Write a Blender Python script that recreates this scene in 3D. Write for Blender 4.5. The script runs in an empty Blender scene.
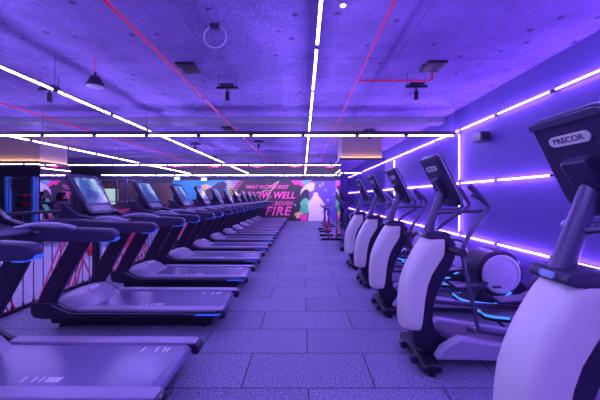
import bpy, bmesh, math, random
from mathutils import Vector, Matrix
random.seed(7)
PI = math.pi
sc = bpy.context.scene
col = sc.collection

# ---------------------------------------------------------------- camera, world, exposure
cd = bpy.data.cameras.new('camera'); cam = bpy.data.objects.new('camera', cd); col.objects.link(cam)
cam.location = (0, 0, 1.45); cam.rotation_euler = (PI/2, 0, 0)
cd.sensor_width = 36; cd.lens = 18; cd.shift_x = -0.005; cd.shift_y = -0.005
cd.clip_start = 0.05; cd.clip_end = 200
sc.camera = cam
w = bpy.data.worlds.new('world'); sc.world = w; w.use_nodes = True
w.node_tree.nodes['Background'].inputs[0].default_value = (0.05, 0.03, 0.2, 1)
w.node_tree.nodes['Background'].inputs[1].default_value = 0.3
sc.view_settings.view_transform = 'Standard'; sc.view_settings.look = 'None'
sc.view_settings.gamma = 1; sc.view_settings.use_curve_mapping = False
sc.view_settings.exposure = 2.35
TUBE = (0.37, 0.265, 1.0); TUBE_W = (0.31, 0.14, 1.0); TUBE_S = 20.0

# ---------------------------------------------------------------- materials
def nt(name):
    m = bpy.data.materials.new(name); m.use_nodes = True
    t = m.node_tree; return m, t, t.nodes['Principled BSDF']
def N(t, kind, **kw):
    n = t.nodes.new(kind)
    for k, v in kw.items():
        if k in n.inputs: n.inputs[k].default_value = v
        else: setattr(n, k, v)
    return n
def mat(name, c, rough=.5, metal=0., bump=0., scale=60., var=.015, coat=0.):
    m, t, b = nt(name)
    tc = N(t, 'ShaderNodeTexCoord'); no = N(t, 'ShaderNodeTexNoise', Scale=scale, Detail=3.)
    t.links.new(tc.outputs['Object'], no.inputs['Vector'])
    r = N(t, 'ShaderNodeValToRGB')
    r.color_ramp.elements[0].color = (*[x*(1-var) for x in c], 1); r.color_ramp.elements[1].color = (*[min(1, x*(1+var)) for x in c], 1)
    r.color_ramp.elements[0].position = .3; r.color_ramp.elements[1].position = .7
    t.links.new(no.outputs[0], r.inputs[0]); t.links.new(r.outputs[0], b.inputs['Base Color'])
    b.inputs['Roughness'].default_value = rough; b.inputs['Metallic'].default_value = metal
    b.inputs['Coat Weight'].default_value = coat
    if bump:
        bp = N(t, 'ShaderNodeBump', Strength=bump, Distance=.01)
        t.links.new(no.outputs[0], bp.inputs['Height']); t.links.new(bp.outputs[0], b.inputs['Normal'])
    return m
def emit(name, c, s):
    m, t, b = nt(name)
    b.inputs['Base Color'].default_value = (*[min(.8, x) for x in c], 1)
    b.inputs['Emission Color'].default_value = (*c, 1); b.inputs['Emission Strength'].default_value = s
    return m
M = {}
M['tube'] = emit('tube_glow', TUBE, TUBE_S)
M['tubewall'] = emit('wall_tube_glow', TUBE_W, TUBE_S*.7)
M['warm'] = emit('warm_glow', (1.0, .58, .20), 11)
M['blue'] = emit('blue_glow', (.05, .18, 1.0), .09)
M['bluestep'] = emit('blue_step_glow', (.06, .30, 1.0), .2)
M['lampface'] = emit('lamp_face', (.8, .75, 1.0), 4)
M['housing'] = mat('black_housing', (.02, .02, .025), .5)
M['black'] = mat('black_plastic', (.010, .007, .02), .42)
M['darkplastic'] = mat('dark_grey_plastic', (.016, .010, .034), .36, coat=.15)
M['dark2'] = mat('charcoal_shell', (.036, .026, .07), .36)
M['grey'] = mat('grey_plastic', (.28, .28, .31), .4)
M['silver'] = mat('silver_shell', (.50, .48, .54), .28, .1)
M['rail'] = mat('silver_rail', (.40, .375, .47), .36, .1)
M['white'] = mat('white_shell', (.76, .78, .63), .35)
M['whiteprint'] = mat('white_print', (.9, .9, .9), .5)
M['chrome'] = mat('bright_metal', (.6, .6, .62), .22, .9)
M['tubepaint'] = mat('grey_paint_metal', (.10, .085, .155), .32, .4)
M['disc'] = mat('disc_cover', (.55, .55, .62), .4)
M['redpipe'] = mat('red_pipe', (.75, .02, .08), .4)
M['redrubber'] = mat('red_rubber', (.75, .02, .05), .55)
M['cordred'] = mat('red_cord', (.95, .05, .14), .6)
M['corddark'] = mat('dark_cord', (.03, .03, .06), .6)
M['bluepaint'] = mat('blue_paint', (.12, .55, .9), .4)
M['badge'] = mat('pale_blue_badge', (.35, .55, .8), .4)
M['wallp'] = mat('purple_grey_wall', (.135, .10, .34), .65, scale=3, bump=.05)
M['walld'] = mat('dark_wall', (.05, .05, .06), .7, scale=4)
M['brown'] = mat('brown_board', (.16, .10, .08), .6, scale=5)
M['colwall'] = mat('tan_column_paint', (.24, .18, .17), .6, scale=4)
M['beam'] = mat('ceiling_beam_paint', (.16, .15, .2), .7)
M['glass'] = mat('dark_gloss', (.015, .015, .03), .08)
m, t, b = nt('mirror'); b.inputs['Metallic'].default_value = 1; b.inputs['Roughness'].default_value = .02; b.inputs['Base Color'].default_value = (.50, .48, .56, 1); M['mirror'] = m

# floor: rubber tiles
m, t, b = nt('rubber_tile_floor'); M['floor'] = m
geo = N(t, 'ShaderNodeNewGeometry'); mp = N(t, 'ShaderNodeMapping'); mp.inputs['Location'].default_value = (-0.55+1.02*8, -2.277+.508*21, 0)
t.links.new(geo.outputs['Position'], mp.inputs[0])
br = N(t, 'ShaderNodeTexBrick', Scale=1.0); br.inputs['Brick Width'].default_value = 1.02; br.inputs['Row Height'].default_value = .508
br.inputs['Mortar Size'].default_value = .006; br.inputs['Mortar Smooth'].default_value = .1; br.inputs['Bias'].default_value = 0
br.inputs['Color1'].default_value = (.185, .188, .27, 1); br.inputs['Color2'].default_value = (.22, .222, .32, 1); br.inputs['Mortar'].default_value = (.03, .03, .045, 1)
t.links.new(mp.outputs[0], br.inputs['Vector'])
no = N(t, 'ShaderNodeTexNoise', Scale=82., Detail=3.); t.links.new(geo.outputs['Position'], no.inputs['Vector'])
cr = N(t, 'ShaderNodeValToRGB'); cr.color_ramp.elements[0].position = .42; cr.color_ramp.elements[0].color = (.5, .52, .5, 1)
cr.color_ramp.elements[1].position = .62; cr.color_ramp.elements[1].color = (1.75, 1.85, 1.75, 1)
t.links.new(no.outputs[0], cr.inputs[0])
mx = N(t, 'ShaderNodeMix', data_type='RGBA', blend_type='MULTIPLY'); mx.inputs[0].default_value = 1
t.links.new(br.outputs['Color'], mx.inputs[6]); t.links.new(cr.outputs[0], mx.inputs[7]); t.links.new(mx.outputs[2], b.inputs['Base Color'])
b.inputs['Roughness'].default_value = .55
bp = N(t, 'ShaderNodeBump', Strength=.3, Distance=.004); t.links.new(no.outputs[0], bp.inputs['Height']); t.links.new(bp.outputs[0], b.inputs['Normal'])

# ceiling: sprayed concrete with spots, faint seams
m, t, b = nt('rough_ceiling'); M['ceiling'] = m
geo = N(t, 'ShaderNodeNewGeometry')
n1 = N(t, 'ShaderNodeTexNoise', Scale=22., Detail=6.); n2 = N(t, 'ShaderNodeTexNoise', Scale=1.3, Detail=9., Roughness=.68)
vo = N(t, 'ShaderNodeTexVoronoi', Scale=3.6)
for q in (n1, n2, vo): t.links.new(geo.outputs['Position'], q.inputs['Vector'])
c1 = N(t, 'ShaderNodeValToRGB'); c1.color_ramp.elements[0].position = .3; c1.color_ramp.elements[0].color = (.18, .12, .32, 1); c1.color_ramp.elements[1].position = .72; c1.color_ramp.elements[1].color = (.38, .27, .64, 1)
t.links.new(n2.outputs[0], c1.inputs[0])
c2 = N(t, 'ShaderNodeValToRGB'); c2.color_ramp.elements[0].position = .10; c2.color_ramp.elements[0].color = (.4, .4, .4, 1); c2.color_ramp.elements[1].position = .14; c2.color_ramp.elements[1].color = (1, 1, 1, 1)
t.links.new(vo.outputs['Distance'], c2.inputs[0])
mx = N(t, 'ShaderNodeMix', data_type='RGBA', blend_type='MULTIPLY'); mx.inputs[0].default_value = 1
t.links.new(c1.outputs[0], mx.inputs[6]); t.links.new(c2.outputs[0], mx.inputs[7])
br = N(t, 'ShaderNodeTexBrick', Scale=1.0); br.inputs['Brick Width'].default_value = 2.4; br.inputs['Row Height'].default_value = 1.3; br.inputs['Mortar Size'].default_value = .006
br.inputs['Color1'].default_value = (1, 1, 1, 1); br.inputs['Color2'].default_value = (.9, .9, .9, 1); br.inputs['Mortar'].default_value = (.6, .6, .6, 1)
t.links.new(geo.outputs['Position'], br.inputs['Vector'])
mx2 = N(t, 'ShaderNodeMix', data_type='RGBA', blend_type='MULTIPLY'); mx2.inputs[0].default_value = 1
t.links.new(mx.outputs[2], mx2.inputs[6]); t.links.new(br.outputs['Color'], mx2.inputs[7])
t.links.new(mx2.outputs[2], b.inputs['Base Color']); b.inputs['Roughness'].default_value = .85
bp = N(t, 'ShaderNodeBump', Strength=1., Distance=.03); t.links.new(n1.outputs[0], bp.inputs['Height']); t.links.new(bp.outputs[0], b.inputs['Normal'])

# treadmill belt and screen
M['belt'] = mat('belt_rubber', (.20, .175, .30), .22, scale=180, var=.12, bump=.02)
def screen_mat(name, seed, s):
    m, t, b = nt(name)
    tc = N(t, 'ShaderNodeTexCoord'); mp = N(t, 'ShaderNodeMapping'); mp.inputs['Location'].default_value = (seed, seed*2, 0)
    no = N(t, 'ShaderNodeTexNoise', Scale=4.5, Detail=3.); r = N(t, 'ShaderNodeValToRGB'); e = r.color_ramp.elements
    e[0].position = .36; e[0].color = (.03, .06, .30, 1); e[1].position = .66; e[1].color = (.62, .85, 1, 1)
    x = e.new(.52); x.color = (.07, .16, .6, 1)
    t.links.new(tc.outputs['Object'], mp.inputs[0]); t.links.new(mp.outputs[0], no.inputs['Vector']); t.links.new(no.outputs[0], r.inputs[0])
    b.inputs['Base Color'].default_value = (.02, .02, .03, 1); b.inputs['Roughness'].default_value = .15
    t.links.new(r.outputs[0], b.inputs['Emission Color']); b.inputs['Emission Strength'].default_value = s
    return m
M['screen'] = screen_mat('screen_picture', 1.3, .16)

# ---------------------------------------------------------------- mesh helpers
class MB:
    def __init__(s, off=(0, 0, 0)):
        s.bm = bmesh.new(); s.off = Vector(off)
    def verts(s, pts): return [s.bm.verts.new(Vector(p)-s.off) for p in pts]
    def box(s, x0, x1, y0, y1, z0, z1):
        return s.prism([(x0, z0), (x1, z0), (x1, z1), (x0, z1)], y0, y1)
    def prism(s, prof, y0, y1):              # profile in XZ, pushed along Y
        a = s.verts([(x, y0, z) for x, z in prof]); b = s.verts([(x, y1, z) for x, z in prof]); n = len(prof)
        s.bm.faces.new(a); s.bm.faces.new(b[::-1])
        for i in range(n): s.bm.faces.new((a[i], b[i], b[(i+1) % n], a[(i+1) % n]))
        return s
    def loft(s, rings, caps=True):
        R = [s.verts(r) for r in rings]; n = len(R[0])
        for a, b in zip(R, R[1:]):
            for i in range(n): s.bm.faces.new((a[i], a[(i+1) % n], b[(i+1) % n], b[i]))
        if caps: s.bm.faces.new(R[0][::-1]); s.bm.faces.new(R[-1])
        return s
    def tube(s, pts, r, n=10, closed=False):
        pts = [Vector(p) for p in pts]; rings = []
        rr = r if isinstance(r, (list, tuple)) else [r]*len(pts)
        up = None
        for i, p in enumerate(pts):
            if closed: d = (pts[(i+1) % len(pts)]-pts[i-1])
            else: d = pts[min(i+1, len(pts)-1)]-pts[max(i-1, 0)]
            d.normalize()
            if up is None: up = Vector((0, 0, 1)) if abs(d.z) < .9 else Vector((1, 0, 0))
            u = d.cross(up); u.normalize(); v = u.cross(d); up = v
            rings.append([p+u*rr[i]*math.cos(2*PI*k/n)+v*rr[i]*math.sin(2*PI*k/n) for k in range(n)])
        if closed: rings.append(rings[0])
        return s.loft(rings, caps=not closed)
    def lathe(s, prof, c, axis='z', n=24):   # prof: (radius, height)
        c = Vector(c); rings = []
        for r, h in prof:
            ring = []
            for k in range(n):
                a = 2*PI*k/n; p, q = r*math.cos(a), r*math.sin(a)
                ring.append(c+Vector({'z': (p, q, h), 'y': (p, h, q), 'x': (h, p, q)}[axis]))
            rings.append(ring)
        return s.loft(rings)
    def build(s, name, m, parent=None, bevel=0, seg=2, sub=0, ang=38):
        bmesh.ops.remove_doubles(s.bm, verts=s.bm.verts, dist=1e-6)
        bmesh.ops.recalc_face_normals(s.bm, faces=s.bm.faces)
        for f in s.bm.faces: f.smooth = True
        for e in s.bm.edges:
            if len(e.link_faces) == 2 and e.calc_face_angle(0) > math.radians(ang): e.smooth = False
        me = bpy.data.meshes.new(name); s.bm.to_mesh(me); s.bm.free()
        me.materials.append(m)
        o = bpy.data.objects.new(name, me); col.objects.link(o)
        if parent: o.parent = parent
        if bevel:
            bv = o.modifiers.new('bevel', 'BEVEL'); bv.width = bevel; bv.segments = seg; bv.limit_method = 'ANGLE'; bv.angle_limit = math.radians(30); bv.harden_normals = False
        return o
def smooth(pts, it=2):                        # corner-cutting for paths
    pts = [Vector(p) for p in pts]
    for _ in range(it):
        q = [pts[0]]
        for a, b in zip(pts, pts[1:]): q += [a.lerp(b, .25), a.lerp(b, .75)]
        q.append(pts[-1]); pts = q
    return pts
def smooth2(prof, it=1):
    for _ in range(it):
        q = []
        for i in range(len(prof)):
            a, b = prof[i], prof[(i+1) % len(prof)]
            q += [(a[0]*.75+b[0]*.25, a[1]*.75+b[1]*.25), (a[0]*.25+b[0]*.75, a[1]*.25+b[1]*.75)]
        prof = q
    return prof
def tag(o, label, cat, group=None):
    o['label'] = label; o['category'] = cat
    if group: o['group'] = group
    return o
def thing(name, label, cat, loc=(0, 0, 0), rz=0, group=None):
    o = bpy.data.objects.new(name, None); col.objects.link(o); o.location = loc; o.rotation_euler = (0, 0, rz)
    o.empty_display_size = .1
    return tag(o, label, cat, group)
def struct(o): o['kind'] = 'structure'; return o
def kids(o): return [c for c in list(bpy.data.objects) if c.parent == o]
def dup(o, loc, label=None, rz=None):
    r = o.copy(); col.objects.link(r); r.location = loc
    if rz is not None: r.rotation_euler = (0, 0, rz)
    if label: r['label'] = label
    for ch in kids(o):
        c = ch.copy(); col.objects.link(c); c.parent = r
        for g in kids(ch):
            d = g.copy(); col.objects.link(d); d.parent = c
    return r
def text_mesh(body, name, m, parent, size, matrix, extrude=.001, shear=0., width=None, spacing=1.):
    cu = bpy.data.curves.new(name, 'FONT'); cu.body = body; cu.size = size; cu.extrude = extrude; cu.shear = shear; cu.align_x = 'CENTER'; cu.align_y = 'CENTER'; cu.space_character = spacing
    cu.offset = size*.024
    tmp = bpy.data.objects.new(name, cu); col.objects.link(tmp)
    dg = bpy.context.evaluated_depsgraph_get(); me = bpy.data.meshes.new_from_object(tmp.evaluated_get(dg))
    bpy.data.objects.remove(tmp)
    xs = [v.co.x for v in me.vertices]; s = 1 if not width else width/(max(xs)-min(xs)); cx = (max(xs)+min(xs))/2
    me.transform(Matrix.Translation((0, 0, 0)) @ matrix @ Matrix.Diagonal((s, 1, 1, 1)) @ Matrix.Translation((-cx, 0, 0)))
    me.materials.clear(); me.materials.append(m); me.name = name
    o = bpy.data.objects.new(name, me); col.objects.link(o); o.parent = parent
    return o

# ---------------------------------------------------------------- the room
XL, XR, YB, YF, HC = -15.0, 3.2, -5.0, 18.1, 3.25
struct(MB().box(XL, XR, YB, YF, -.1, 0).build('floor', M['floor']))
struct(MB().box(XL, XR, YB, YF, HC, HC+.1).build('ceiling', M['ceiling']))
struct(MB().box(XR, XR+.1, YB, YF+.1, -.1, HC+.1).build('wall_right', M['wallp']))
struct(MB().box(XL-.1, XL, YB, YF+.1, -.1, HC+.1).build('wall_left', M['walld']))
struct(MB().box(XL, XR, YF, YF+.1, -.1, HC+.1).build('wall_far', M['walld']))
struct(MB().box(XL, XR, YB-.1, YB, -.1, HC+.1).build('wall_behind', M['wallp']))
for i, y in enumerate((6.75, 12.6)):
    struct(MB().box(XL, XR, y, y+.35, HC-.13, HC).build('trim_%d' % (i+1), M['beam'], bevel=.01))
struct(MB().box(XR-.02, XR, YB, YF, 0, .1).build('baseboard_right', M['black'], bevel=.004))

# mirrored columns with a warm lit ledge
def column(label, x0, x1, y0, y1, z):
    cx, cy = (x0+x1)/2, (y0+y1)/2
    t = thing('mirrored_column', label, 'column', (cx, cy, 0)); O = (cx, cy, 0)
    MB(O).box(x0+.06, x1-.06, y0+.06, y1-.06, z-.05, HC).build('column_shaft', M['colwall'], t)
    MB(O).box(x0, x1, y0, y1, 0, z-.05).build('mirror_cladding', M['mirror'], t)
    m = MB(O)
    for a in ((x0-.012, x1+.012, y0-.012, y0+.012), (x0-.012, x1+.012, y1-.012, y1+.012), (x0-.012, x0+.012, y0+.012, y1-.012), (x1-.012, x1+.012, y0+.012, y1-.012)): m.box(*a, z-.06, z)
    m.build('ledge_trim', M['black'], t)
    m = MB(O)
    g = .018
    for a in ((x0+g, x1-g, y0+g, y0+g+.02), (x0+g, x1-g, y1-g-.02, y1-g), (x0+g, x0+g+.02, y0+g+.03, y1-g-.03), (x1-g-.02, x1-g, y0+g+.03, y1-g-.03)): m.box(*a, z-.04, z-.02)
    m.build('warm_light_strip', M['warm'], t)
    m = MB(O); m.box(x0-.01, x1+.01, y0-.01, y0, 0, .1); m.build('kick_plate', M['black'], t)
column('mirror clad square column behind the ellipticals with warm glow above', 1.0, 2.2, 8.06, 9.2, 2.5)
column('wide mirror clad column at left edge with warm glow above', -10.2, -7.67, 8.75, 9.9, 2.5)

# ---------------------------------------------------------------- light runs
ZL = 2.80
def run_light(label, pts, group):
    a = Vector(pts[0]); c = (a+Vector(pts[-1]))/2
    t = thing('linear_light', label, 'light', c, group=group)
    d = (Vector(pts[-1])-a).normalized()
    for p, q in zip(pts, pts[1:]):
        p, q = Vector(p), Vector(q)
        MB(c).tube([p+d*.045, q-d*.045], .0105, 8).build('light_tube', M['tubewall' if abs(a.x-XR) < .1 and abs(d.x) < .5 else 'tube'], t)
    m = MB(c)
    up = Vector((0, 0, .026)) if abs(d.z) < .5 else Vector((.026, 0, 0))
    if abs(a.x-XR) < .1: up = Vector((.022, 0, 0))
    m.tube([a+up, Vector(pts[-1])+up], .012, 6)
    for p in pts[1:-1]:
        p = Vector(p); m.tube([p-d*.04, p+d*.04], .016, 8)
    m.build('mounting_rail', M['housing'], t)
    if abs(d.x) > .5:
        MB(c).box(a.x, pts[-1][0], a.y-.02, a.y+.02, a.z+.038, a.z+.085).build('carrier_beam', M['housing'], t)
    if abs(d.z) < .5 and abs(a.x-XR) > .1:
        for p in pts[::2]:
            p = Vector(p); MB(c).tube([p+up, Vector((p.x, p.y, HC))], .003, 5).build('hanging_wire', M['housing'], t)
    return t
nodesY = [.5, 6.1, 11.7, 17.3]
def ylist(x, z, segs):
    out = []
    for a, b in segs:
        n = 5
        for k in range(n): out.append((x, a+(b-a)*k/n, z))
    out.append((x, segs[-1][1], z)); return out
SEG = [(-4.8, .45), (.45, 6.03), (6.03, 11.7), (11.7, 17.3)]
for x, lb in ((.125, 'white light line running down the ceiling above the aisle'), (-3.14, 'white light line running away above the treadmill fronts'), (-6.5, 'white light line running away past the left column')):
    run_light(lb, ylist(x, ZL, SEG), 'light lines hung under the ceiling')
run_light('upper white light line along the right wall', ylist(XR-.035, ZL, SEG), 'light lines on the right wall')
run_light('middle white light line along the right wall', ylist(XR-.035, 1.725, SEG), 'light lines on the right wall')
run_light('lowest white light line along the right wall behind the drums', ylist(XR-.035, .68, SEG), 'light lines on the right wall')
for y, lb in zip(nodesY, ('crosswise light line almost directly overhead, showing only in the column mirror', 'nearest crosswise light line in view, hung across the whole room', 'crosswise light line hung behind the mirrored columns', 'farthest crosswise light line, just in front of the mural')):
    xs = [3.12-.0]+[.125-1.09*k for k in range(-2, 0)][::1]
    xs = sorted([3.1, 2.1, 1.1] + [.0-1.06*k for k in range(0, 12)])
    run_light(lb, [(x, y, ZL-.102) for x in xs], 'light lines hung under the ceiling')
for y, lb in ((6.08, 'lower upright light line on the right wall joining the wall lines near the second elliptical'), (10.4, 'lower upright light line on the right wall beyond the column')):
    run_light(lb, [(XR-.035, y, .72), (XR-.035, y, 1.69)], 'light lines on the right wall')
    run_light(lb.replace('lower', 'upper'), [(XR-.035, y, 1.76), (XR-.035, y, 2.76)], 'light lines on the right wall')

# ---------------------------------------------------------------- treadmill
def make_treadmill(label, y):
    O = (-1.9, 0, 0)
    t = thing('treadmill', label, 'treadmill', (-1.9, y, 0), group='treadmills in the row on the left')
    # lower chassis
    m = MB(O); m.prism([(-2.78, .05), (-1.02, .05), (-1.0, .165), (-2.82, .165)], -.33, .33)
    m.build('chassis', M['black'], t, bevel=.01)
    for x, yy in ((-2.7, -.27), (-2.7, .27), (-1.1, -.27), (-1.1, .27)):
        MB(O).lathe([(.03, 0), (.035, .01), (.03, .03), (.015, .032), (.015, .055)], (x, yy, 0), n=14).build('foot', M['black'], t)
    # side skirts
    for s in (-1, 1):
        prof = [(-2.93, .20), (-2.90, .15), (-2.80, .135), (-.95, .155), (-.89, .17), (-.87, .19), (-.89, .212), (-2.42, .215), (-2.52, .23), (-2.66, .31), (-2.90, .315), (-2.935, .28)]
        y0, y1 = sorted((s*.425, s*.37))
        sk = MB(O).prism(prof, y0, y1).build('side_skirt', M['darkplastic'], t, bevel=.012, seg=3)
        ya, yb = sorted((s*.426, s*.433))
        MB(O).prism([(-1.16, .178), (-.92, .178), (-.885, .188), (-.885, .196), (-.92, .192), (-1.16, .192)], ya, yb).build('blue_light_strip', M['blue'], sk)
        ya, yb = sorted((s*.4265, s*.43))
        MB(O).prism([(-2.70, .283), (-2.60, .236), (-2.50, .198), (-1.17, .192), (-1.17, .196), (-2.50, .204), (-2.58, .243), (-2.69, .29)], ya, yb).build('trim_line', M['grey'], sk)
        # foot rail on top
        y0, y1 = sorted((s*.40, s*.29))
        fr = MB(O).prism([(-2.45, .20), (-.93, .20), (-.885, .205), (-.875, .222), (-.90, .234), (-2.45, .242)], y0, y1).build('foot_rail', M['rail'], t, bevel=.012, seg=3)
        # rear end cap
        MB(O).prism([(-.96, .225), (-.875, .225), (-.845, .20), (-.84, .155), (-.86, .125), (-.90, .135), (-.93, .17)], y0-.005, y1+.005).build('rear_cap', M['darkplastic'], t, bevel=.014, seg=3)
    # belt wrapped over the deck
    prof = [(-2.45, .205), (-2.45, .222), (-.98, .218), (-.935, .212), (-.91, .19), (-.905, .165), (-.93, .14), (-.99, .13), (-1.0, .15), (-1.0, .19)]
    bl = MB(O).prism(prof, -.283, .283).build('running_belt', M['belt'], t)
    def mark(x, yy, L, wd, z0, z1):
        MB(O).loft([[(x-.0, yy-wd, z0), (x+L, yy-wd, z1), (x+L, yy+wd, z1), (x, yy+wd, z0)], [(x, yy-wd, z0+.0015), (x+L, yy-wd, z1+.0015), (x+L, yy+wd, z1+.0015), (x, yy+wd, z0+.0015)]]).build('printed_mark', M['whiteprint'], bl)
    for k, dx in enumerate((0, .07, .12, .16, .18, .20, .22, .24)):
        mark(-1.86+dx, -.20, .012, .028, .2195, .2195)
    for dx in (0, .11, .17, .2): mark(-1.27+dx, .20, .012, .035, .2188, .2182)
    # motor hood
    rings = []
    for x, z in ((-2.80, .25), (-2.76, .30), (-2.66, .355), (-2.54, .37), (-2.42, .34), (-2.32, .28), (-2.24, .24), (-2.20, .225)):
        u = (x+2.8)/.6; x = -2.80+(x+2.80)*.75; wd = .36-.10*max(0, u-.35)/.65
        r = []
        for k in range(15):
            a = PI*k/14; yy = wd*math.cos(a); h = .20+(z-.20)*(math.sin(a)**.35)
            r.append((x, yy, h))
        rings.append([(x, wd, .2)]+r+[(x, -wd, .2)])
    hd = MB(O).loft(rings).build('motor_hood', M['silver'], t)
    MB(O).loft([[(-2.56, -.08, .36), (-2.52, -.08, .34), (-2.52, .08, .34), (-2.56, .08, .36)], [(-2.555, -.08, .372), (-2.515, -.08, .358), (-2.515, .08, .358), (-2.555, .08, .372)]]).build('hood_badge', M['whiteprint'], hd)
    # uprights
    for s in (-1, 1):
        y0, y1 = sorted((s*.425, s*.355))
        MB(O).prism([(-2.87, .30), (-2.68, .30), (-2.58, .48), (-2.27, 1.04), (-2.20, 1.12), (-2.42, 1.12), (-2.50, 1.00), (-2.78, .50)], y0, y1).build('upright', M['darkplastic'], t, bevel=.018, seg=3)
        # arm / handrail
        y0, y1 = sorted((s*.43, s*.345))
        prof = smooth2([(-1.585, 1.12), (-1.60, 1.16), (-1.65, 1.178), (-2.15, 1.195), (-2.5, 1.22), (-2.78, 1.22), (-2.80, 1.14), (-2.66, 1.08), (-2.2, 1.065), (-1.65, 1.06), (-1.60, 1.078)], 1)
        ar = MB(O).prism(prof, y0, y1).build('handrail', M['dark2'], t, bevel=.022, seg=4)
        MB(O).prism([(-1.73, 1.057), (-1.66, 1.056), (-1.60, 1.070), (-1.580, 1.095), (-1.585, 1.10), (-1.60, 1.080), (-1.66, 1.0635), (-1.73, 1.0635)], s*.3875-.03, s*.3875+.03).build('blue_light_strip', M['blue'], ar)
        MB(O).tube([(-2.50, s*.345, 1.14), (-2.47, s*.343, 1.14), (-2.25, s*.343, 1.14), (-2.22, s*.345, 1.14)], [.012, .024, .024, .012], 12).build('side_grip', M['dark2'], ar)
        # grip loop
        MB(O).tube(smooth([(-1.92, s*.36, 1.18), (-1.98, s*.355, 1.20), (-2.12, s*.34, 1.225), (-2.26, s*.31, 1.22), (-2.36, s*.26, 1.19)], 2), .016, 10).build('pulse_grip', M['rail'], t)
        # console shoulders
        MB(O).prism([(-2.72, 1.19), (-2.40, 1.19), (-2.30, 1.22), (-2.48, 1.27), (-2.60, 1.39), (-2.70, 1.40), (-2.72, 1.36), (-2.66, 1.32)], *sorted((s*.36, s*.29))).build('console_shoulder', M['darkplastic'], t, bevel=.018, seg=3)
    # cross tray
    MB(O).prism(smooth2([(-2.78, 1.10), (-2.34, 1.11), (-2.24, 1.14), (-2.26, 1.17), (-2.45, 1.22), (-2.74, 1.27)], 1), -.35, .35).build('cup_tray', M['dark2'], t, bevel=.01)
    # console slab, leaning back: from (-2.38,1.27) to (-2.63,1.72)
    a = Vector((-2.42, 0, 1.25)); bb = Vector((-2.68, 0, 1.72)); up = (bb-a).normalized(); nrm = Vector((up.z, 0, -up.x))
    def slab(wd, u0, u1, d0, d1, rc, taper=0.):
        L = (bb-a).length; rings = []
        pl = []
        for (cx, cu, a0) in ((wd-rc, u1*L-rc, 0), (-wd+rc, u1*L-rc, 1), (-wd+rc+taper, u0*L+rc, 2), (wd-rc-taper, u0*L+rc, 3)):
            for k in range(5):
                an = PI/2*(a0+k/4); pl.append((cx+rc*math.cos(an), cu+rc*math.sin(an)))
        for d in (d0, d1): rings.append([a+up*u+Vector((0, yy, 0))+nrm*d for yy, u in pl])
        return MB(O).loft(rings)
    con = slab(.27, 0, 1, -.05, 0, .07, .04).build('console', M['darkplastic'], t, bevel=.012, seg=3)
    slab(.262, .01, .99, .0005, .006, .065, .04).build('bezel_ring', M['dark2'], con)
    slab(.19, .27, .90, .007, .010, .02).build('screen', M['screen'], con)
    slab(.17, .07, .20, .007, .012, .02).build('keypad', M['grey'], con)
    MB(O).prism([(-2.72, 1.22), (-2.56, 1.22), (-2.63, 1.50), (-2.70, 1.58)], -.10, .10).build('console_neck', M['black'], t, bevel=.02)
    return t
TL = ['treadmill nearest the camera, its belt filling the lower left corner',
      'treadmill directly beyond the nearest one, blue pictured screen at left',
      'treadmill whose console stands alone just right of the dark squat racks',
      'fourth treadmill from the camera, console before the teal end of the mural',
      'fifth treadmill from the camera in the left row',
      'sixth treadmill from the camera, console before the painted dark figure',
      'seventh treadmill from the camera in the left row',
      'eighth treadmill from the camera in the left row',
      'ninth treadmill from the camera in the left row',
      'tenth treadmill from the camera in the left row',
      'second farthest treadmill in the left row before the mural',
      'farthest treadmill in the left row, closest to the mural wall']
tproto = make_treadmill(TL[0], 1.87+.43)
for k in range(1, 12): dup(tproto, (-1.9, 1.87+.43+1.345*k, 0), TL[k])
tproto.location = (-1.925, 2.22, 0)

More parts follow.
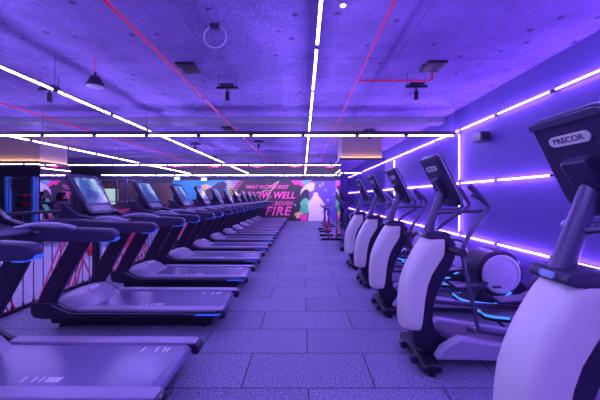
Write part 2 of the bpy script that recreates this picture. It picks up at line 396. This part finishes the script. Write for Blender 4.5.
# ---------------------------------------------------------------- elliptical
def make_elliptical(label, y):
    O = (1.9, 0, 0)
    t = thing('elliptical_trainer', label, 'elliptical trainer', (1.9, y, 0), group='elliptical trainers in the row on the right')
    # white shell: z, front x, rear edge x, half width
    lv = [(.285, .90, 1.00, .095), (.30, .872, 1.02, .112), (.36, .862, 1.035, .115), (.45, .860, 1.045, .115), (.56, .866, 1.057, .115), (.68, .880, 1.08, .115), (.775, .908, 1.115, .115), (.85, .940, 1.16, .115), (.91, .970, 1.20, .115), (.95, .992, 1.222, .114), (1.0, 1.02, 1.228, .112), (1.05, 1.052, 1.23, .108), (1.085, 1.078, 1.228, .10)]
    rings = []
    for z, xf, xr, wd in lv:
        r = []
        for k in range(13):
            a = -PI/2+PI*k/12
            r.append((xf+.09*(1-abs(math.cos(a))**.75), wd*math.copysign(abs(math.sin(a))**.78, math.sin(a)), z))
        rings.append([(xr, -wd, z)]+r+[(xr, wd, z)])
    sh = MB(O).loft(rings).build('front_shell', M['white'], t, ang=50)
    # dark body behind shell
    prof = [(1.0, .10), (.95, .28), (.97, .5), (1.02, .8), (1.13, .98), (1.13, 1.10), (1.15, 1.125), (1.26, 1.12), (1.33, 1.06), (1.34, .95), (1.27, .80), (1.17, .62), (1.12, .42), (1.16, .26), (1.4, .16), (1.4, .10)]
    MB(O).prism(smooth2(prof, 1), -.10, .10).build('body_shell', M['darkplastic'], t, bevel=.02, seg=3)
    m = MB(O)
    m.prism(smooth2([(1.06, 1.08), (1.065, 1.135), (1.10, 1.15), (1.25, 1.15), (1.29, 1.13), (1.28, 1.08)], 1), -.105, .105)
    cap = m.build('top_collar', M['dark2'], t, bevel=.01, seg=3)
    MB(O).lathe([(.0, 0), (.028, 0), (.03, .004), (.026, .008), (0, .009)], (1.052, -.03, 1.115), 'x').build('badge', M['grey'], cap) if False else None
    mm = MB(O); mm.loft([[(1.054, -.055+.11*a, 1.10+.035*b) for a, b in ((0.1, .3), (.18, .1), (.7, .1), (.78, .3), (.78, .7), (.7, .9), (.18, .9), (0.1, .7))], [(1.064, -.055+.11*a, 1.10+.035*b) for a, b in ((0.1, .3), (.18, .1), (.7, .1), (.78, .3), (.78, .7), (.7, .9), (.18, .9), (0.1, .7))]])
    mm.build('badge', M['badge'], cap)
    # mast
    MB(O).tube([(1.115, 0, 1.10), (1.195, 0, 1.32), (1.27, 0, 1.52)], [.047, .042, .040], 16).build('mast', M['tubepaint'], t)
    # console (back faces the aisle), top leaning to the aisle
    a = Vector((1.36, 0, 1.37)); bb = Vector((1.135, 0, 1.815)); up = (bb-a).normalized(); nrm = Vector((-up.z, 0, up.x)); L = (bb-a).length
    def slab(wd, u0, u1, d0, d1, rc, y0=0., taper=0., bulge=0.):
        pl = []
        for (cx, cu, a0) in ((wd-rc, u1-rc, 0), (-wd+rc, u1-rc, 1), (-wd+rc+taper, u0+rc+taper, 2), (wd-rc-taper, u0+rc+taper, 3)):
            q = rc+(taper if a0 > 1 else 0)
            for k in range(6):
                an = PI/2*(a0+k/5); pl.append((cx+q*math.cos(an)+y0, cu+q*math.sin(an)))
        return MB(O).loft([[a+up*u+Vector((0, yy, 0))+nrm*d for yy, u in pl] for d in (d0, d1)])
    con = slab(.18, 0, L, -.035, .025, .05, taper=.06).build('console', M['dark2'], t, bevel=.018, seg=3)
    slab(.176, L-.04, L-.006, .026, .032, .016).build('console_top_band', M['tubepaint'], con, bevel=.004)
    slab(.182, .002, L+.002, -.012, -.004, .05, taper=.058).build('edge_trim', M['silver'], con)
    slab(.12, .10, L-.05, -.040, -.036, .02).build('screen', M['glass'], con)
    pill = slab(.10, .362, .410, .027, .032, .0245).build('logo_plate', M['white'], con)
    cen = a+up*.386+nrm*.0325
    # text basis: reading direction as seen from the aisle side
    ex = Vector((0, -1, 0)); ey = up; ez = nrm
    mtx = Matrix.Translation(cen-Vector(O)) @ Matrix(((ex.x, ey.x, ez.x, 0), (ex.y, ey.y, ez.y, 0), (ex.z, ey.z, ez.z, 0), (0, 0, 0, 1)))
    text_mesh('PRECOR', 'lettering', M['tubepaint'], con, .036, mtx, .0006, width=.15)
    # bracket wedge between mast and console
    MB(O).prism([(1.23, 1.49), (1.30, 1.44), (1.325, 1.47), (1.22, 1.64), (1.165, 1.60)], -.06, .06).build('console_bracket', M['dark2'], t, bevel=.01)
    # fixed handlebar loop
    MB(O).tube(smooth([(1.19, 0, 1.30), (1.22, -.10, 1.32), (1.34, -.20, 1.33), (1.50, -.21, 1.33), (1.56, -.20, 1.36), (1.50, -.19, 1.43), (1.42, -.17, 1.47)], 2), .015, 10).build('fixed_handlebar', M['tubepaint'], t)
    MB(O).tube(smooth([(1.19, 0, 1.30), (1.22, .10, 1.32), (1.34, .20, 1.33), (1.50, .21, 1.33), (1.56, .20, 1.36), (1.50, .19, 1.43), (1.42, .17, 1.47)], 2), .015, 10).build('fixed_handlebar', M['tubepaint'], t)
    # moving arms
    for s, sh_ in ((-1, 0.), (1, .16)):
        yy = s*.285
        pv = Vector((1.28, yy, 1.0))
        MB(O).tube([(1.28, s*.10, 1.0), (1.28, s*.31, 1.0)], .035, 12).build('pivot_hub', M['darkplastic'], t)
        g = smooth([pv, (1.34, yy, 1.15), (1.49+sh_, yy, 1.34), (1.50+sh_, yy, 1.40), (1.34+sh_*1.3, yy, 1.545)], 2)
        arm = MB(O).tube(g, .019, 10).build('moving_arm', M['tubepaint'], t)
        MB(O).tube([g[-6], g[-4], g[-2], g[-1]], .023, 10).build('hand_grip', M['tubepaint'], arm)
        bot = Vector((1.42-sh_, yy, .36 + (0 if s < 0 else .1)))
        MB(O).tube([pv, bot], .016, 8).build('lower_link', M['tubepaint'], t)
        # pedal beam running back to the crank drum
        yb = s*.20
        MB(O).prism([(bot.x-.05, bot.z-.035), (bot.x-.04, bot.z+.005), (1.75, bot.z-.04), (2.42, .37), (2.46, .33), (1.8, bot.z-.09), ], yb-.022, yb+.022).build('pedal_beam', M['tubepaint'], t, bevel=.012)
        MB(O).tube([bot, (bot.x, yb, bot.z-.01)], .014, 8).build('link_pin', M['chrome'], t)
        MB(O).prism([(x_+.30, z_-.03) for x_, z_ in [(1.50, bot.z+.035), (1.48, bot.z+.09), (1.56, bot.z+.03), (1.86, bot.z+.05), (1.93, bot.z+.09), (1.95, bot.z+.08), (1.88, bot.z+.02), (1.56, bot.z-.0)]], yb-.085, yb+.085).build('foot_pedal', M['dark2'], t, bevel=.008)
    # base frame
    m = MB(O); m.prism([(1.02, .05), (1.0, .10), (1.10, .17), (1.4, .19), (2.1, .14), (2.86, .16), (2.9, .12), (2.86, .06)], -.09, .09); m.build('base_frame', M['darkplastic'], t, bevel=.015)
    for s in (-1, 1):
        m = MB(O); m.prism([(1.10, .11), (1.16, .20), (1.30, .28), (1.42, .26), (2.25, .13), (2.25, .08)], s*.20-.045, s*.20+.045); m.build('ramp_rail', M['rail'], t, bevel=.012)
    # lateral feet
    m = MB(O); m.loft([[(x, yy, z) for x, z in ((.97, .035), (.97, .085), (1.0, .1), (1.09, .1), (1.12, .085), (1.12, .035))] for yy in (-.31, .31)]); ft = m.build('front_foot', M['black'], t, bevel=.012)
    for s in (-1, 1):
        MB(O).tube([(.95, s*.13-.02, .06), (.95, s*.13+.02, .06)], .034, 16).build('transport_wheel', M['dark2'], t)
        MB(O).lathe([(.03, 0), (.034, .01), (.028, .035)], (1.05, s*.27, 0), n=14).build('levelling_foot', M['black'], t)
        MB(O).lathe([(.03, 0), (.034, .01), (.028, .035)], (2.8, s*.27, 0), n=14).build('levelling_foot', M['black'], t)
    m = MB(O); m.loft([[(x, yy, z) for x, z in ((2.73, .035), (2.73, .085), (2.76, .1), (2.84, .1), (2.87, .085), (2.87, .035))] for yy in (-.31, .31)]); m.build('rear_foot', M['black'], t, bevel=.012)
    # rear drum
    C = Vector((2.44, 0, .50))
    prof = []
    for k in range(28):
        an = 2*PI*k/28; prof.append((C.x+.285*math.cos(an), C.z+.285*math.sin(an)))
    dr = MB(O).prism(prof, -.20, .20).build('crank_drum', M['darkplastic'], t, bevel=.03, seg=3)
    MB(O).prism([(2.2, .30), (2.12, .12), (2.84, .12), (2.80, .34), (2.7, .42), (2.25, .45)], -.17, .17).build('drum_base', M['darkplastic'], t, bevel=.02)
    for s in (-1, 1):
        d = MB(O); hs = [(0.235, 0), (.24, .012), (.228, .022), (.20, .024), (.195, .014), (.16, .018), (0.0001, .02)]
        d.lathe([(r, s*h) for r, h in hs], (C.x, s*.201, C.z), 'y', 36); d.build('disc_cover', M['disc'], dr)
    # blue lit step rails
    for s in (-1, 1):
        MB(O).tube(smooth([(1.78, s*.33, .30), (1.86, s*.36, .23), (2.20, s*.38, .19), (2.26, s*.38, .19)], 1), .014, 8).build('blue_light_strip', M['bluestep'], t)
        MB(O).tube([(2.26, s*.38, .19), (2.40, s*.30, .23), (2.58, s*.18, .27)], .014, 8).build('blue_light_strip', M['bluestep'], t)
        MB(O).tube(smooth([(1.78, s*.33, .275), (1.86, s*.36, .205), (2.20, s*.38, .165), (2.40, s*.30, .205), (2.58, s*.15, .24)], 1), .018, 8).build('step_guard', M['black'], t)
        MB(O).tube([(2.0, s*.37, .18), (2.0, s*.07, .11)], .016, 8).build('guard_strut', M['black'], t)
    return t
EL = ['elliptical trainer nearest the camera, cut off by the right edge of the photo',
      'elliptical trainer whose whole white front shell shows, just left of the nearest one',
      'third elliptical trainer from the camera in the right row',
      'fourth elliptical trainer from the camera in the right row',
      'farthest elliptical trainer in the right row, beside the mirrored column']
ep = make_elliptical(EL[0], 1.31)
for k, y in enumerate((2.71, 3.90, 5.05, 6.25)): dup(ep, (1.9, y, 0), EL[k+1])

# ---------------------------------------------------------------- mural
mt = thing('wall_mural', 'painted wall mural with pink slanted lettering and paint splashes', 'mural', (-2, YF-.01, 0))
def P(x, y): return ((x-303)*.06, 1.45-(y-197)*.06)
def flat(name, pts, c, dep, parent=mt, rough=.6):
    O = (-2, YF-.01, 0); m = MB(O)
    ps = [P(*p) for p in pts]
    m.prism(ps, YF-.012-dep*.001-.001, YF-.012-dep*.001)
    return m.build(name, c if not isinstance(c, tuple) else mat('mural_paint', c, rough, scale=5, var=.1), parent)
flat('mural_ground', [(172, 180), (341, 180), (341, 221), (172, 221)], (.032, .026, .045), 0)
flat('teal_paint', [(172, 180), (239, 180), (235, 186), (228, 190), (222, 196), (206, 197), (196, 206), (172, 208)], (.03, .28, .50), 1)
flat('sand_paint', [(196, 187), (206, 184), (214, 188), (213, 200), (205, 206), (196, 202)], (.55, .40, .18), 2)
flat('painted_dark_figure', [(205, 190), (211, 187), (217, 183), (223, 181), (227, 185), (224, 189), (229, 190), (228, 197), (221, 201), (222, 215), (205, 215), (209, 203), (204, 198)], (.04, .04, .10), 3)
flat('pink_splash', [(212, 197), (216, 194), (219, 199), (221, 205), (217, 212), (212, 206)], (.95, .08, .35), 4)
hm = {c: mat('halftone_dot', c, .6) for c in ((.95, .08, .40), (.98, .55, .08), (.98, .85, .15))}
hmk = list(hm)
for ci, c in enumerate(hmk):
    m = MB((-2, YF-.01, 0))
    for i in range(15):
        for j in range(12):
            x, y = 226+i*1.3+(j % 2)*.65, 181+j*1.7
            lim = 244-(y-181)*.8
            if x > lim or x < 226+(y-181)*.1: continue
            k = 0 if (x-226)*1.0-(y-181)*.6 > 5 else (1 if (x+y*2) % 3 < 1.3 else 2)
            if k != ci: continue
            cx, cz = P(x, y); r = .036 - .0009*(i)
            a = [(cx+r*math.cos(q*PI/3), cz+r*math.sin(q*PI/3)) for q in range(6)]
            m.prism(a, YF-.019, YF-.018)
    m.build('halftone_dots', hm[c], mt)
pink = mat('pink_lettering', (.95, .10, .45), .6)
def mtext(body, x0, x1, yc, h):
    cx, cz = P((x0+x1)/2, yc)
    mm_ = Matrix.Translation((cx+2, YF-.020-(YF-.01), cz)) @ Matrix.Rotation(PI/2, 4, 'X')
    text_mesh(body, 'lettering', pink, mt, h*.06*1.35, mm_, .001, shear=.3, width=(x1-x0)*.06, spacing=1.12)
mtext('WHAT MATTERS MOST', 246, 289, 187, 3.6)
mtext('IS HOW WELL', 238, 295, 195.5, 7)
mtext('THROUGH', 269, 293, 203.5, 4.2)
mtext('FIRE', 265, 292, 211.5, 9)
gold = mat('gold_line', (.75, .50, .35), .5)
m = MB((-2, YF-.01, 0))
zz = [(279, 181), (261, 192), (272, 190), (279, 181), (268, 194), (271, 197), (264, 201), (267, 204)]
for a, b2 in zip(zz, zz[1:]):
    (ax, az), (bx, bz) = P(*a), P(*b2); m.tube([(ax, YF-.024, az), (bx, YF-.024, bz)], .018, 5)
m.build('zigzag_line', gold, mt)
flat('pink_streak', [(291, 180.5), (313, 180), (306, 183), (303, 187), (298, 184), (295, 185)], (.95, .05, .35), 2)
flat('teal_streak', [(301, 180.5), (310, 180), (308, 183), (303, 184)], (.05, .55, .55), 3)
flat('violet_ground', [(309, 181), (341, 181), (341, 221), (309, 221)], (.13, .08, .45), 1)
flat('pale_crescent', [(300, 196), (301, 190), (305, 185), (311, 182), (315, 183), (314, 190), (310, 192), (307, 189), (304, 190), (301.5, 193)], (.62, .58, .80), 4)
flat('green_shape', [(299, 212), (301, 207), (300, 203), (303, 199), (306, 198), (310, 201), (311, 207), (309, 213), (303, 214)], (.10, .62, .30), 4)
flat('white_figure', [(308, 221), (309, 212), (308, 203), (311, 199), (313, 196), (314, 192.5), (317.5, 192.5), (318.5, 196), (322, 200), (325, 205), (323, 211), (324, 221)], (.80, .72, .90), 5)
flat('yellow_splash', [(294, 214), (298, 212), (303, 213), (302, 217), (297, 219)], (.9, .6, .2), 5)
flat('pink_splash', [(299, 215), (308, 214), (307, 221), (301, 221)], (.9, .08, .4), 6)
for k, p in enumerate(((295, 205), (320, 186), (326, 190), (328, 200), (331, 208), (323, 184), (334, 194))):
    flat('paint_fleck', [(p[0]+1.6*math.cos(a)*random.uniform(.5, 1.3), p[1]+1.6*math.sin(a)*random.uniform(.5, 1.3)) for a in [k2*PI/4 for k2 in range(8)]], ((.5, .42, .8) if k % 2 else (.25, .25, .7)), 6)

# ---------------------------------------------------------------- pipes and ceiling fittings
def pipe(label, pts, r=.017, rise=None, group='red sprinkler pipes'):
    c = Vector(pts[0]); t = thing('sprinkler_pipe', label, 'pipe', c, group=group)
    MB(c).tube(pts, r, 8).build('pipe', M['redpipe'], t)
    for k in range(1, 9):
        m = MB(c)
        p = Vector(pts[0]).lerp(Vector(pts[-1]), k/9.); m.tube([p, (p.x, p.y, HC)], .005, 5)
        d = (Vector(pts[-1])-Vector(pts[0])).normalized(); m.tube([p-d*.03, p+d*.03], r*1.35, 8)
        m.build('pipe_hanger', M['redpipe'], t)
    return t
pipe('red pipe running away over the treadmills, starting at the top edge', [(-1.68, -4.9, 3.12), (-1.68, 17.5, 3.12)])
rp = pipe('dark red pipe running away right of the aisle light line', [(.77, -4.9, 3.10), (.77, 17.5, 3.10)], .012)
pipe('red pipe running away at far left above the light line', [(-5.24, -4.9, 3.08), (-5.24, 17.2, 3.08)])
pipe('red pipe crossing high in front of the mural', [(-8, 15.65, 3.03), (3.1, 15.65, 3.03)])
c = Vector((.8, 4.25, 3.10)); t = thing('sprinkler_branch', 'short red branch pipe with upturned end at upper right', 'pipe', c)
MB(c).tube([(.79, 4.25, 3.10), (1.80, 4.25, 3.10), (1.83, 4.25, 3.12), (1.83, 4.25, 3.2)], .015, 8).build('pipe', M['redpipe'], t)
MB(c).lathe([(.02, 0), (.028, .01), (.028, .03), (.012, .05)], (1.83, 4.25, 3.2)).build('elbow', M['redpipe'], t)
c = Vector((.8, 8.0, 3.10)); t = thing('sprinkler_branch', 'short red branch pipe reaching the mirrored column top', 'pipe', c)
MB(c).tube([(.79, 7.9, 3.10), (1.95, 7.9, 3.10)], .015, 8).build('pipe', M['redpipe'], t)
MB(c).lathe([(.02, 0), (.03, .01), (.012, .04)], (1.95, 7.9, 3.09)).build('sprinkler_head', M['redpipe'], t)

# pendant speaker
c = Vector((-2.65, 3.83, 2.86)); t = thing('pendant_speaker', 'cone shaped dark pendant hanging on a pink cord at upper left', 'pendant', c)
MB(c).lathe([(.105, 0), (.107, .012), (.062, .11), (.05, .125), (.015, .13), (.012, .185)], c).build('cone_body', M['darkplastic'], t)
MB(c).lathe([(.097, -.006), (.10, .0), (.0001, .001)], c).build('speaker_grille', M['silver'], t)
MB(c).tube([c+Vector((0, 0, .18)), (c.x, c.y, HC)], .006, 6).build('hanging_cord', M['cordred'], t)
# cable loop
c = Vector((-.915, 3.12, 3.25)); t = thing('hanging_loop', 'thin metal ring hanging from the ceiling left of centre', 'ring', c)
MB(c).tube([(c.x+.115*math.cos(a), c.y, 3.115+.115*math.sin(a)) for a in [k*PI/12 for k in range(24)]], .007, 6, closed=True).build('ring', M['silver'], t)
MB(c).box(c.x-.05, c.x+.05, c.y-.02, c.y+.02, 3.20, 3.25).build('ring_mount', M['dark2'], t)
# downlight
c = Vector((.375, 2.8, HC-.01)); t = thing('recessed_downlight', 'small round lit downlight at the top beside the light line', 'light', c)
MB(c).lathe([(.034, 0), (.036, .01), (.027, .012)], (c.x, c.y, HC-.0125), n=20).build('trim_ring', M['grey'], t)
MB(c).lathe([(.022, 0), (.024, .003), (.012, .006)], (c.x, c.y, HC-.016), n=20).build('lamp_lens', M['lampface'], t)
# vents / hatch plates
for x, y, lb, tilt in ((-1.58, 4.15, 'dark square ceiling plate beside the red pipe, upper left', 0), (1.78, 4.1, 'dark square ceiling plate at upper right over the branch pipe', .15), (-1.95, 7.8, 'small dark ceiling plate over the far treadmills', 0)):
    c = Vector((x, y, HC-.01)); t = thing('ceiling_plate', lb, 'vent', c, group='dark ceiling plates')
    MB(c).box(x-.13, x+.13, y-.16, y+.16, HC-.035, HC).build('frame', M['black'], t, bevel=.006)
    m = MB(c)
    for k in range(7): m.box(x-.11, x+.11, y-.13+k*.04, y-.115+k*.04, HC-.042, HC-.035)
    m.build('slats', M['darkplastic'], t)
# spotlights
def spot(label, x, y, rot):
    c = Vector((x, y, HC)); t = thing('track_spotlight', label, 'spotlight', c, group='ceiling spotlights')
    MB(c).box(x-.16, x+.16, y-.02, y+.02, HC-.20, HC-.165).build('track_bar', M['black'], t, bevel=.004)
    m = MB(c)
    for s in (-.13, .13): m.tube([(x+s, y, HC), (x+s, y, HC-.17)], .005, 5)
    m.build('hanger_rod', M['tubepaint'], t)
    MB(c).box(x-.10, x+.10, y-.05, y+.05, HC-.165, HC-.13).build('driver_box', M['dark2'], t, bevel=.004)
    MB(c).tube([(x, y, HC-.20), (x, y, HC-.24)], .012, 8).build('neck', M['black'], t)
    sp = MB(c).lathe([(.02, .0), (.032, -.01), (.034, -.14), (.030, -.145), (.028, -.13)], (x, y, HC-.235), n=18).build('lamp_head', M['black'], t)
    MB(c).lathe([(.026, -.139), (.027, -.142), (.0001, -.143)], (x, y, HC-.235), n=18).build('lamp_lens', M['grey'], sp)
for x, y, lb in ((-3.8, 4.5, 'black ceiling spotlight left of the pendant'), (-1.12, 4.45, 'black ceiling spotlight hanging below the ring'), (1.66, 4.4, 'black ceiling spotlight below the upper right plate'),
                 (-3.3, 9.2, 'small far ceiling spotlight above the second light crossing'), (-1.3, 8.8, 'small far ceiling spotlight left of the aisle line'), (1.62, 7.35, 'small ceiling spotlight before the mirrored column'), (-3.6, 12.2, 'farthest small ceiling spotlight near the mural')):
    spot(lb, x, y, 0)
# wall washers in front of the mural
for x in (-6.6, -4.6, -2.4, -.4, 1.4):
    c = Vector((x, 15.2, HC)); t = thing('wall_washer', {-6.6: 'leftmost', -4.6: 'second from left', -2.4: 'middle', -.4: 'second from right', 1.4: 'rightmost'}[x]+' of the five small black ceiling lamps aimed at the mural', 'spotlight', c, group='lamps aimed at the mural')
    MB(c).tube([(x, 15.2, HC), (x, 15.2, HC-.1)], .012, 6).build('stem', M['black'], t)
    MB(c).tube([(x, 15.13, HC-.09), (x, 15.27, HC-.16)], .04, 12).build('lamp_head', M['black'], t)
    ld = bpy.data.lights.new('wall_washer_lamp', 'SPOT'); ld.energy = 42; ld.color = (1, .72, .85); ld.spot_size = 1.3; ld.spot_blend = .8; ld.shadow_soft_size = .04
    lo = bpy.data.objects.new('wall_washer_lamp', ld); col.objects.link(lo); lo.parent = t; lo.location = (0, .10, -.17); lo.rotation_euler = (math.radians(66), 0, 0)
# wall speaker
c = Vector((3.1, 5.15, 2.5)); t = thing('wall_speaker', 'dark box speaker fixed high on the right wall', 'speaker', c)
MB(c).box(2.98, 3.15, 5.03, 5.29, 2.40, 2.56).build('cabinet', M['dark2'], t, bevel=.015, seg=3)
MB(c).box(3.14, 3.2, 5.12, 5.2, 2.45, 2.51).build('bracket', M['black'], t)
MB(c).box(3.0, 3.13, 5.022, 5.03, 2.415, 2.545).build('front_grille', M['black'], t)

# ---------------------------------------------------------------- cord screen beside treadmill fronts
def cord_screen(label, y0, y1):
    X = -3.62; c = Vector((X, (y0+y1)/2, 0)); t = thing('cord_screen', label, 'partition', c, group='corded partitions')
    for z0, z1, nm in ((0, .05, 'bottom_rail'), (1.22, 1.26, 'top_rail')): MB(c).box(X-.02, X+.02, y0, y1, z0, z1).build(nm, M['black'], t, bevel=.004)
    for y in (y0, y1): MB(c).box(X-.025, X+.025, y-.02, y+.02, 0, 1.26).build('post', M['black'], t, bevel=.004)
    n = int((y1-y0)/.15)
    for k in range(n):
        y = y0+.08+k*.15
        m = MB(c); m.tube([(X, y, .05), (X, y+.0, 1.22)], .006, 5); m.tube([(X, y, .05), (X, y, .085)], .013, 6)
        m.build('dark_cord', M['corddark'], t)
    for k in range(int((y1-y0)/.085)):
        if k % 12 in (9, 10, 11): continue
        y = y0+.06+k*.085; e = y+.6 if (k//12) % 2 == 0 else y-.6
        e = min(max(e, y0+.03), y1-.03)
        MB(c).tube([(X+.012, y, .05), (X+.012, e, 1.22)], .011, 5).build('red_cord', M['cordred'], t)
cord_screen('red and black corded partition beside the two nearest treadmills', 2.0, 5.2)
cord_screen('red and black corded partition left of the third and fourth treadmills', 5.3, 8.5)
cord_screen('farther red and black corded partition past the mirrored column', 8.6, 11.8)

# ---------------------------------------------------------------- left training area
fm = MB((-7, 6, 0)).box(-9.6, -3.75, .5, 8.6, 0, .012).build('training_floor_mat', mat('pale_mat', (.50, .50, .52), .5, scale=8, var=.08)); fm.location = (-7, 6, 0)
tag(fm, 'pale smooth training floor beyond the corded partition', 'floor mat')
def kettlebell(label, x, y, r=.11, z=0, group='red kettlebells', m_='redrubber'):
    z = .012 if y < 8.6 else z; c = Vector((x, y, z)); t = thing('kettlebell', label, 'kettlebell', c, group=group)
    pr = [(r*.55, 0)]+[(r*math.sin(a), r-r*math.cos(a)) for a in [PI*k/10 for k in range(3, 10)]]+[(.02, 2*r)]
    MB(c).lathe(pr, c, n=18).build('bell', M[m_], t)
    MB(c).tube(smooth([(x-r*.5, y, z+r*1.75), (x-r*.62, y, z+r*2.35), (x-r*.3, y, z+r*2.75), (x+r*.3, y, z+r*2.75), (x+r*.62, y, z+r*2.35), (x+r*.5, y, z+r*1.75)], 1), .014, 8).build('handle', M['tubepaint'], t)
def ball(label, x, y, r, z=0):
    c = Vector((x, y, z)); t = thing('medicine_ball', label, 'ball', c, group='red exercise balls')
    MB(c).lathe([(max(.0005, r*math.sin(PI*k/14)), r-r*math.cos(PI*k/14)) for k in range(15)], c, n=24).build('ball_shell', M['redrubber'], t)
    MB(c).lathe([(.03, 2*r-.003), (.02, 2*r+.002), (.001, 2*r+.003)], c, n=12).build('valve', M['black'], t)
def rack(label, x, y, mm, wd=1.2, dp=1.2, h=2.3, name='squat_rack', group='squat racks'):
    c = Vector((x, y, 0)); t = thing(name, label, 'rack', c, group=group)
    for sx in (-1, 1):
        for sy in (-1, 1): MB(c).box(x+sx*wd/2-.04, x+sx*wd/2+.04, y+sy*dp/2-.04, y+sy*dp/2+.04, 0, h).build('post', M[mm], t, bevel=.006)
        MB(c).box(x+sx*wd/2-.03, x+sx*wd/2+.03, y-dp/2+.04, y+dp/2-.04, .02, .09).build('foot_beam', M[mm], t)
        MB(c).box(x+sx*wd/2-.03, x+sx*wd/2+.03, y-dp/2+.04, y+dp/2-.04, h-.09, h-.02).build('top_beam', M['black'], t)
    MB(c).tube([(x-wd/2, y-dp/2, h-.05), (x+wd/2, y-dp/2, h-.05)], .022, 8).build('pull_up_bar', M['tubepaint'], t)
    if mm != 'bluepaint': MB(c).tube([(x-wd/2-.45, y-dp/2-.07, 1.25), (x+wd/2+.45, y-dp/2-.07, 1.25)], .016, 8).build('barbell', M['chrome'], t)
    for s in (-1, 1):
        if mm != 'bluepaint': MB(c).lathe([(.2, -.02), (.22, -.015), (.22, .015), (.2, .02)], (x+s*(wd/2+.25), y-dp/2-.07, 1.25), 'x', 24).build('weight_plate', M['black'], t)
        MB(c).tube([(x+s*wd/2*.7, y+dp/2, h-.1), (x+s*(wd/2*.35), y, 0.5)], .02, 8).build('cable_arm', M['tubepaint'], t)
rack('dark squat rack with barbell seen between the second and third treadmill consoles', -8.6, 14.2, 'tubepaint')
rack('dark squat rack against the left training area wall, nearer the column', -11.6, 15.2, 'tubepaint')
# reflected rig and dumbbell stand in the left mirror
rack('blue posted training rig mirrored in the left column', -9.83, 7.03, 'bluepaint', .95, .12, 2.15, 'training_rig', 'training rigs')
c = Vector((-11.0, 5.3, 0)); t = thing('ball_stand', 'four tier black stand of round balls mirrored in the left column', 'stand', c)
for k_ in (-1.0, 1.0): MB(c).box(c.x+k_-.03, c.x+k_+.03, 5.1, 5.5, 0, 1.5).build('side_frame', M['black'], t, bevel=.005)
for k, z in enumerate((.25, .65, 1.05, 1.35)):
    MB(c).box(c.x-.97, c.x+.97, 5.12, 5.48, z, z+.03).build('shelf', M['black'], t)
    for j in range(7):
        xx = c.x-.84+j*.28; red = 2 <= j <= 5 and k > 1
        q = Vector((xx, 5.3, z+.0315)); b2 = thing('medicine_ball', ('red' if red else 'black')+' ball on the %s shelf of the four tier stand' % ('lowest', 'second lowest', 'second highest', 'top')[k], 'ball', q, group=('red' if red else 'black')+' balls on the %s shelf of the stand' % ('lowest', 'second lowest', 'second highest', 'top')[k])
        MB(q).lathe([(.1*math.sin(PI*a/12)+.0004, .1-.1*math.cos(PI*a/12)) for a in range(13)], q, n=18).build('ball_shell', M['redrubber' if red else 'dark2'], b2)
ball('red ball on the floor beyond the corded partition, nearer one', -5.3, 9.3, .22)
ball('red ball on the floor beyond the corded partition, farther one', -6.2, 13.2, .26)
kettlebell('red kettlebell on floor between the corded partition and left column', -5.2, 7.4, .14)
kettlebell('red kettlebell farther back left of the treadmill row', -5.0, 11.2, .14)
# far left back wall: boards, lit doorway
struct(MB().box(-15, -7.9, YF-.05, YF, 0, 2.3).build('trim_3', M['brown'], bevel=.004))
dm = emit('lit_doorway', (.55, .80, .55), .12)
t = thing('lit_wall_panel', 'pale green lit wall panel behind the second treadmill console', 'light', (-12, YF-.06, 0))
MB((-12, YF-.06, 0)).box(-12.3, -11.1, YF-.10, YF-.05, 1.0, 1.95).build('panel_face', dm, t)
MB((-12, YF-.06, 0)).box(-12.36, -11.04, YF-.085, YF-.051, .94, 2.01).build('panel_frame', M['black'], t)
for i, (x, z) in enumerate(((-7.5, 2.55), (-5.9, 2.5))):
    t = thing('exit_light', ('pale box sign light above the third treadmill' if i == 0 else 'pale box sign light on the top left of the mural'), 'light', (x, YF-.2, z))
    MB((x, YF-.2, z)).box(x-.16, x+.16, YF-.25, YF-.2, z-.09, z+.09).build('sign_face', emit('sign_glow', (.5, .85, .9), .35), t)
    MB((x, YF-.2, z)).box(x-.18, x+.18, YF-.2, YF-.12, z-.11, z+.11).build('sign_box', M['black'], t)
    MB((x, YF-.2, z)).tube([(x, YF-.16, z+.1), (x, YF-.16, HC)], .01, 6).build('hanger_rod', M['black'], t)

# exercise bikes by the mirrored column
def bike(label, x, y):
    O = (x, y, 0); t = thing('exercise_bike', label, 'exercise bike', O, group='exercise bikes beyond the column')
    q = lambda a, b_, c_: (x+a, y+b_, c_)
    MB(O).tube([q(0, -.5, .4), q(0, -.15, .62), q(0, .25, .5), q(0, .5, .12)], .035, 8).build('frame', M['tubepaint'], t)
    MB(O).lathe([(.20, -.02), (.22, -.015), (.22, .015), (.20, .02)], q(0, -.42, .33), 'x', 24).build('flywheel', M['redrubber'], t)
    for yy in (-.55, .5): MB(O).box(x-.25, x+.25, y+yy-.03, y+yy+.03, 0, .07).build('foot_bar', M['black'], t)
    MB(O).tube([q(0, -.5, .05), q(0, -.45, .6), q(0, -.35, 1.05)], .028, 8).build('handlebar_stem', M['tubepaint'], t)
    MB(O).tube(smooth([q(-.22, -.6, 1.18), q(-.2, -.4, 1.08), q(.2, -.4, 1.08), q(.22, -.6, 1.18)], 1), .016, 8).build('handlebar', M['grey'], t)
    MB(O).tube([q(0, .2, .5), q(0, .3, .98)], .025, 8).build('seat_post', M['chrome'], t)
    MB(O).loft([[q(-wd, yy, .98), q(wd, yy, .98), q(wd*.8, yy, 1.05), q(-wd*.8, yy, 1.05)] for yy, wd in ((.1, .02), (.22, .05), (.4, .12), (.46, .1))]).build('saddle', M['black'], t, bevel=.01)
    MB(O).tube([q(-.14, 0, .33), q(0, 0, .33), q(.14, .0, .33)], .04, 8).build('crank', M['chrome'], t)
bike('exercise bike with red flywheel beside the mirrored column, nearer one', .86, 10.6)
bike('exercise bike with red flywheel near the mural, farther one', .92, 12.9)
bike('farthest exercise bike with red flywheel under the painted figure edge', 1.3, 15.0)
